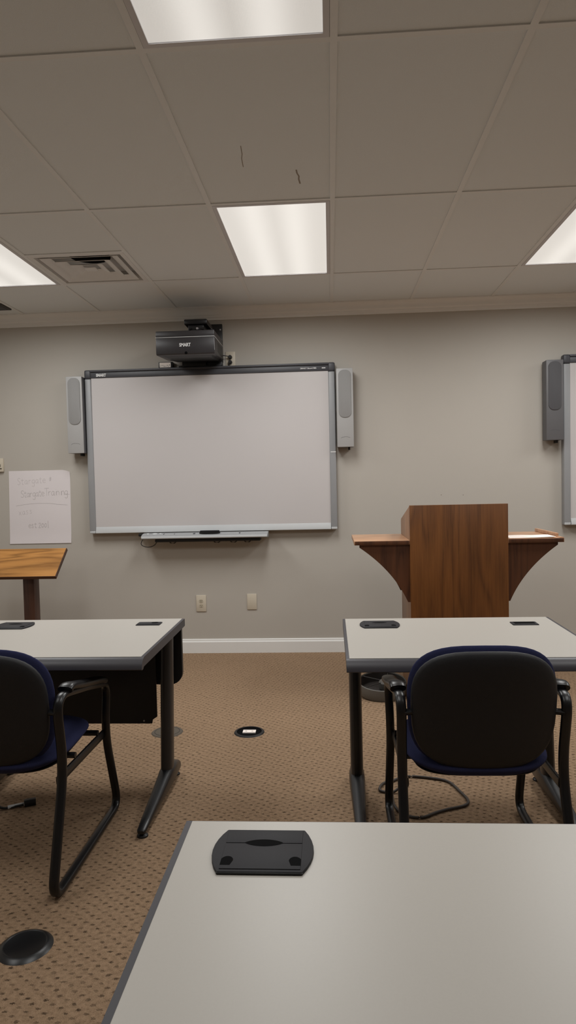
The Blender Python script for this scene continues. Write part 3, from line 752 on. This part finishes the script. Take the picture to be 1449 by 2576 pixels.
def desk(loc, label, large, small, closed_small, panels, channel, leg_in=.058):
    t = thing('training_desk', loc, label, 'desk', 'training desks')
    # dark core with a waterfall front edge
    q = [(.000, TZ - .040), (.002, TZ - .030), (.010, TZ - .016), (.022, TZ - .006), (.036, TZ - .0015), (TD - .006, TZ - .0015), (TD, TZ - .006), (TD, TZ - .034), (TD - .006, TZ - .036), (.03, TZ - .036), (.02, TZ - .043), (.004, TZ - .043)]
    obj('edge_band', MB().prism(q, 'X', 0, TW), 'edge', t, angle=.5)
    obj('tabletop', MB().box(.011, TW - .011, .034, TD - .009, TZ - .012, TZ, .0008, 1), 'laminate', t)
    if large: grommet_lid(t, *large)
    if small:
        x, y = small
        f = obj('grommet', MB().box(x - .054, x + .054, y - .030, y + .030, TZ - .004, TZ + .004, .002), 'grommet', t)
        if closed_small:
            obj('lid', MB().box(x - .048, x + .048, y - .024, y + .024, TZ + .003, TZ + .0055, .001), 'grommet', f)
            obj('cable_hole', MB().lathe([(0, .0058), (.016, .0058), (.016, .004)], (x + .026, y + .006, TZ), 20), 'void', f)
        else:
            obj('cable_hole', MB().box(x - .042, x + .044, y - .016, y + .024, TZ + .0035, TZ + .0046, .0005), 'void', f)
    for lx in (leg_in, TW - .058):
        rr = []
        for z, py in ((.072, .560), (TZ - .043, .625)):
            ring = []
            for k in range(24):
                a = 2 * PI * k / 24; ca, sa = math.cos(a), math.sin(a)
                ring.append((lx + .027 * math.copysign(abs(ca) ** .72, ca), py + .040 * math.copysign(abs(sa) ** .72, sa), z))
            rr.append(ring)
        lg = obj('leg', MB().loft(rr), 'leg', t)
        if channel: obj('wire_channel', MB().prism([(.560 - .0425, .085), (.560 - .028, .085), (.625 - .028, TZ - .044), (.625 - .0425, TZ - .044)], 'X', lx - .0125, lx + .0125, .002), 'leg_dark', lg)
        # cast foot: thin at the front glide, deep under the column
        rr = []
        for y, hw, z0, z1 in ((.118, .012, .020, .032), (.125, .017, .018, .036), (.20, .021, .020, .046), (.36, .027, .024, .068), (.50, .032, .024, .092), (.535, .034, .024, .100), (.60, .034, .024, .100), (.635, .031, .024, .094), (.70, .027, .022, .074), (.722, .024, .022, .060), (.728, .018, .026, .050)):
            ring = []
            for k in range(16):
                a = 2 * PI * k / 16; ca, sa = math.cos(a), math.sin(a)
                zc, hz = (z0 + z1) / 2, (z1 - z0) / 2
                ring.append((lx + hw * math.copysign(abs(ca) ** .6, ca), y, zc + hz * math.copysign(abs(sa) ** .6, sa)))
            rr.append(ring)
        obj('foot', MB().loft(rr), 'steel_black', lg)
        for y in (.142, .705):
            obj('glide', MB().lathe([(0, 0), (.022, 0), (.021, .006), (.013, .012), (.011, .026)], (lx, y, 0), 20), 'black', lg)
        obj('top_bracket', MB().box(lx - .02, lx + .02, .12, .68, TZ - .060, TZ - .0365, .003), 'black', lg)
    if panels:
        def rc(x0, x1, z0, z1, r, seg=6):
            p = [(x0, z1), (x0, z0 + r)]
            p += [(x0 + r - r * math.cos(a), z0 + r - r * math.sin(a)) for a in [PI / 2 * k / seg for k in range(1, seg)]]
            p += [(x0 + r, z0), (x1 - r, z0)]
            p += [(x1 - r + r * math.sin(a), z0 + r - r * math.cos(a)) for a in [PI / 2 * k / seg for k in range(1, seg)]]
            return p + [(x1, z0 + r), (x1, z1)]
        obj('modesty_panel', MB().prism(rc(.012, TW - .012, .425, TZ - .0365, .055), 'Y', TD - .032, TD - .008), 'black', t)
        x0, x1, z0, z1 = .105, TW - .105, .283, TZ - .037
        cc = .024
        pl = [(x0, z1), (x0, z0 + cc)] + [(x0 + cc - cc * math.cos(a) * 1, z0 + cc * math.sin(a)) for a in []] + [(x0 + cc * .6, z0 + cc * .55), (x0 + cc, z0), (x1 - cc, z0), (x1 - cc * .85, z0 + cc * .75), (x1, z0 + cc * 1.3), (x1, z1)]
        cp = obj('cable_panel', MB().prism(pl, 'Y', TD - .155, TD - .148), 'black', t, smooth=False)
        for x in (.22, TW - .165): obj('rivet', MB().lathe([(0, -.0015), (.004, -.0015), (.004, .001)], (x, TD - .155, z0 + .013), 12, 'Y'), 'screw', cp)
        obj('crossbar', MB().box(.06, TW - .06, TD - .13, TD - .06, TZ - .10, TZ - .0365, .004), 'black', t)
    else:
        obj('crossbar', MB().box(.06, TW - .06, .52, .56, TZ - .075, TZ - .0365, .003), 'black', t)
    return t
desk((-1.608, 2.420, 0), 'training desk at left with black panels hanging below its pale top', (.160, .592), (.779, .612), True, True, False)
desk((.044, 2.374, 0), 'training desk at right, in front of the lectern, with the chair tucked under it', (.157, .590), (.770, .588), False, False, True, .047)
desk((-.280, .506, 0), 'nearest training desk, filling the lower right of the photo', (.154, .626), (.774, .626), True, False, False)

# ================================================================== CHAIRS
def outline(w, h, n, tb=0.0, m=48):
    P = []
    for k in range(m):
        a = 2 * PI * k / m; ca, sa = math.cos(a), math.sin(a)
        x = w * math.copysign(abs(ca) ** (2 / n), ca); z = h * math.copysign(abs(sa) ** (2 / n), sa)
        x *= 1 + tb * z / h
        P.append((x, z))
    return P
def cushion(mb, pts, t_front, t_back, place, rings=(0, .3, .55, .75, .88, .955, .99, 1.0), p=4.5):
    """puffed slab over an outline; place(x, z, depth) -> point"""
    b = bmesh.new(); m = len(pts)
    def prof(s): return max(0.0, 1 - s ** p) ** .5
    layers = []
    for sgn, tk in ((1, t_front), (-1, t_back)):
        seq = rings if sgn == 1 else rings[-2::-1]
        for s in seq: layers.append((s, sgn * tk * prof(s)))
    R = []
    for s, d in layers:
        if s == 0: R.append([b.verts.new(place(0, 0, d))])
        else: R.append([b.verts.new(place(x * s, z * s, d)) for x, z in pts])
    for A, B in zip(R, R[1:]):
        for k in range(m):
            if len(A) == 1: b.faces.new((A[0], B[k], B[(k + 1) % m]))
            elif len(B) == 1: b.faces.new((A[k], A[(k + 1) % m], B[0]))
            else: b.faces.new((A[k], A[(k + 1) % m], B[(k + 1) % m], B[k]))
    bmesh.ops.recalc_face_normals(b, faces=b.faces[:]); mb.merge(b); return mb

def make_chair(loc, label):
    """origin on the floor under the seat's middle rear; +Y is where the sitter faces"""
    t = thing('sled_chair', loc, label, 'chair', 'navy sled chairs')
    # backrest, leaning a little and wrapped round the sitter
    zc = .612
    def back(x, z, d):
        return Vector((x, .075 - .16 * z - .55 * x * x * 1.0 + .115 * 0 + d + 2.0 * .55 * x * x, zc + z))
    bk = obj('backrest', cushion(MB(), outline(.240, .213, 3.1, .03), .034, .020, back), 'fabric', t, angle=1.2)
    def shell(x, z, d): 
        p = back(x, z, d); p.y -= .034; return p
    obj('back_shell', cushion(MB(), outline(.232, .202, 3.0, .03), .024, .022, shell, p=7), 'shell', bk, angle=1.2)
    # seat
    def seat(x, y, d): return Vector((x, .300 + y, .425 + .04 * y + d - .016 * (y / .24) ** 2 * (1 if y > 0 else .2) + (.10 * x * x if d < 0 else 0)))
    se = obj('seat', cushion(MB(), outline(.243, .242, 3.2), .038, .052, seat, p=3.2), 'fabric', t, angle=1.2)
    def pan(x, y, d): return Vector((x, .31 + y, .392 + .04 * y + d))
    obj('seat_pan', cushion(MB(), outline(.215, .215, 4), .006, .018, pan), 'black', se, angle=1.2)
    # one continuous bent tube each side: up the rear, along the arm, down the front, back along the floor
    for s in (-1, 1):
        X = s * .263
        rz = .014
        pts = [(X * 1.0, .20, rz), (X, -.035, rz), (X * .985, .105, .405), (X * 1.0, .052, .662), (X * 1.045, .30, .618), (X * 1.01, .555, .557), (X * .985, .535, .36), (X, .655, rz), (X, .20, rz)]
        path = fillet(pts, [.075, .10, .085, .05, .06, .10, .075], 7)
        fr = obj('side_frame', MB().tube(path, .0165, .0115, ref=(1, 0, 0), n=14, cap=False, power=2.6), 'steel_black', t, angle=1.0)
        pad = [(X * 1.012, .125, .662), (X * 1.02, .150, .668), (X * 1.035, .22, .652), (X * 1.045, .32, .631), (X * 1.03, .44, .605), (X * 1.02, .485, .590)]
        obj('arm_pad', MB().tube(spline(pad, 5), .027, .014, ref=(1, 0, 0), n=16, power=2.6), 'armpad', fr, angle=1.0)
        obj('seat_rail', MB().tube([(X * .94, .085, .362), (X * .94, .56, .352)], .008, .017, ref=(1, 0, 0), n=10, power=3), 'steel_black', fr)
        obj('back_bracket', MB().tube([(X * .98, .070, .60), (X * .86, .080, .60)], .010, .016, ref=(0, 0, 1), n=10), 'steel_black', fr)
    for y, z in ((.24, .388), (.48, .380)):
        obj('cross_tube', MB().tube([(-.25, y, z), (.25, y, z)], .011, ref=(0, 0, 1), n=12), 'steel_black', t)
    return t
ch1 = make_chair((-1.188, 2.150, 0), 'navy sled-base armchair cut off by the left edge, behind the left desk')
ch2 = copy_tree(ch1); ch2.location = (.478, 2.150, 0)
ch2['label'] = 'navy sled-base armchair seen whole from behind, tucked at the right desk'

# ================================================================== FLOOR THINGS
t = thing('floor_box', (-.920, 3.665, 0), 'closed round grey-brown floor box lid beside the left desk foot', 'floor box', 'round floor boxes')
obj('lid', MB().lathe([(0, .006), (.068, .006), (.082, .004), (.086, 0)], (0, 0, 0), 48), 'lid_carpet', t)
obj('lid_ring', MB().lathe([(.066, .0058), (.066, .0066), (.069, .0066), (.069, .0058)], (0, 0, 0), 48), 'hoop_in', t)
t = thing('floor_box', (-.467, 3.665, 0), 'open round black floor box with a white socket in the aisle', 'floor box', 'round floor boxes')
obj('ring', MB().lathe([(.068, .0), (.068, .006), (.079, .005), (.083, 0)], (0, 0, 0), 48), 'black', t)
obj('well', MB().lathe([(0, .0016), (.068, .0016), (.068, .0006)], (0, 0, 0), 48), 'void', t)
so = obj('socket', MB().box(-.034, .036, -.026, .014, .0018, .0090, .001), 'page', t)
for x in (-.016, .018): obj('slot', MB().box(x - .005, x + .005, -.010, -.006, .0088, .0094), 'slot', so, smooth=False)
t = thing('floor_box', (-.928, 1.922, 0), 'round glossy black floor cap at the lower left corner', 'floor box', 'round floor boxes')
obj('rim', MB().lathe([(.058, .008), (.062, .010), (.070, .008), (.080, .0)], (0, 0, 0), 56), 'steel_black', t)
obj('cap', MB().lathe([(0, .0075), (.059, .0075), (.059, .001)], (0, 0, 0), 56), 'black', t)

# hoop with spokes beside the lectern
hc = Vector((.302, 4.315, 0))
t = thing('floor_fan', hc, 'low dark grey hoop with thin spokes on the carpet beside the lectern', 'fan')
R_ = .148
obj('rim', MB().lathe([(R_ - .004, .004), (R_ - .002, .070), (R_, .074), (R_ + .004, .070), (R_ + .008, .040), (R_ + .004, .010), (R_, 0), (R_ - .004, .004)], (0, 0, 0), 64), 'hoop', t)
obj('rim_lining', MB().lathe([(R_ - .0055, .006), (R_ - .0055, .068), (R_ - .0045, .068), (R_ - .0045, .006), (R_ - .0055, .006)], (0, 0, 0), 64), 'hoop_in', t)
obj('hub', MB().lathe([(0, .012), (.035, .012), (.040, .020), (.040, .055), (.033, .064), (0, .064)], (0.02, .02, 0), 28), 'hoop', t)
for k in range(5):
    a = math.radians(215 + 72 * k)
    obj('spoke', MB().tube([(.02 + .036 * math.cos(a), .02 + .036 * math.sin(a), .058), (R_ * .975 * math.cos(a), R_ * .975 * math.sin(a), .064)], .0028, n=8), 'hoop_in', t)
t.rotation_euler.x = .14; t.location.z = .0215
for sx in (-1, 1):
    obj('stand_leg', MB().tube([(sx * .09, .118, .012), (sx * .095, .150, -.010), (sx * .10, .165, -.0385)], .005, n=8), 'hoop_in', t)
obj('motor_lead', MB().tube(spline([(-.05, .132, .066), (-.052, .145, .085), (-.055, .20, .03), (-.06, .26, -.05)], 5), .004, n=8), 'black', t)

# cable looped on the carpet under the right chair
CABLE = [(0.27, 2.947), (0.241, 2.935), (0.196, 2.946), (0.19, 2.977), (0.211, 3.025), (0.251, 3.046), (0.283, 3.075), (0.335, 3.097), (0.426, 3.081), (0.498, 3.045), (0.53, 2.954), (0.55, 2.865), (0.528, 2.819), (0.45, 2.783), (0.401, 2.755), (0.343, 2.715), (0.292, 2.721), (0.256, 2.757), (0.237, 2.832), (0.238, 2.905)]
tag(obj('power_cable', MB().tube(spline([(x, y, .0065 + (.012 if i in (0, 19) else 0)) for i, (x, y) in enumerate(CABLE)], 6), .0058, n=8), 'cable'), 'brown-grey power cable looped on the carpet under the right chair', 'cable')
t = thing('charging_cable', (-1.36, 2.775, 0), 'black cord with a plug and white collar on the carpet under the left chair', 'cord')
o = Vector((-1.36, 2.775, 0))
obj('cable', MB().tube([Vector(p) - o for p in spline([(-2.0, 2.70, .006), (-1.75, 2.72, .006), (-1.53, 2.737, .007), (-1.485, 2.742, .024), (-1.451, 2.748, .033), (-1.425, 2.753, .022), (-1.40, 2.760, .009), (-1.355, 2.777, .010), (-1.33, 2.79, .011)], 6)], .0055, n=10), 'cable_black', t)
obj('collar', MB().tube([Vector(p) - o for p in ((-1.387, 2.766, .0095), (-1.326, 2.796, .0115))], .0078, n=12), 'silver', t)
obj('plug', MB().tube([Vector(p) - o for p in ((-1.328, 2.795, .013), (-1.318, 2.800, .014), (-1.287, 2.815, .014))], .016, .0135, ref=(0, 0, 1), n=12, power=3), 'black', t)

# ================================================================== CAMERA
cam = bpy.data.cameras.new('camera'); cam.sensor_fit = 'VERTICAL'; cam.sensor_height = 36.0
cam.lens = 36.0 * 1727.8 / 2576; cam.clip_start = .02
co = bpy.data.objects.new('camera', cam); C.objects.link(co)
a = Vector((0.997864625, 0.061297497, -0.022556767)); b = Vector((0.019835089, 0.044652597, 0.998805644)); c = Vector((-0.062231505, 0.997120235, -0.043341406))
co.matrix_world = Matrix(((a.x, b.x, -c.x, 0), (a.y, b.y, -c.y, 0), (a.z, b.z, -c.z, H_CAM), (0, 0, 0, 1)))
S.camera = co

# ================================================================== WORLD, VIEW
w = bpy.data.worlds.new('world'); S.world = w; w.use_nodes = True
w.node_tree.nodes['Background'].inputs[0].default_value = (.5, .5, .5, 1)
w.node_tree.nodes['Background'].inputs[1].default_value = 0.0
S.view_settings.view_transform = 'Standard'; S.view_settings.look = 'None'
S.view_settings.exposure = EXPOSURE; S.view_settings.gamma = 1.0; S.view_settings.use_curve_mapping = False
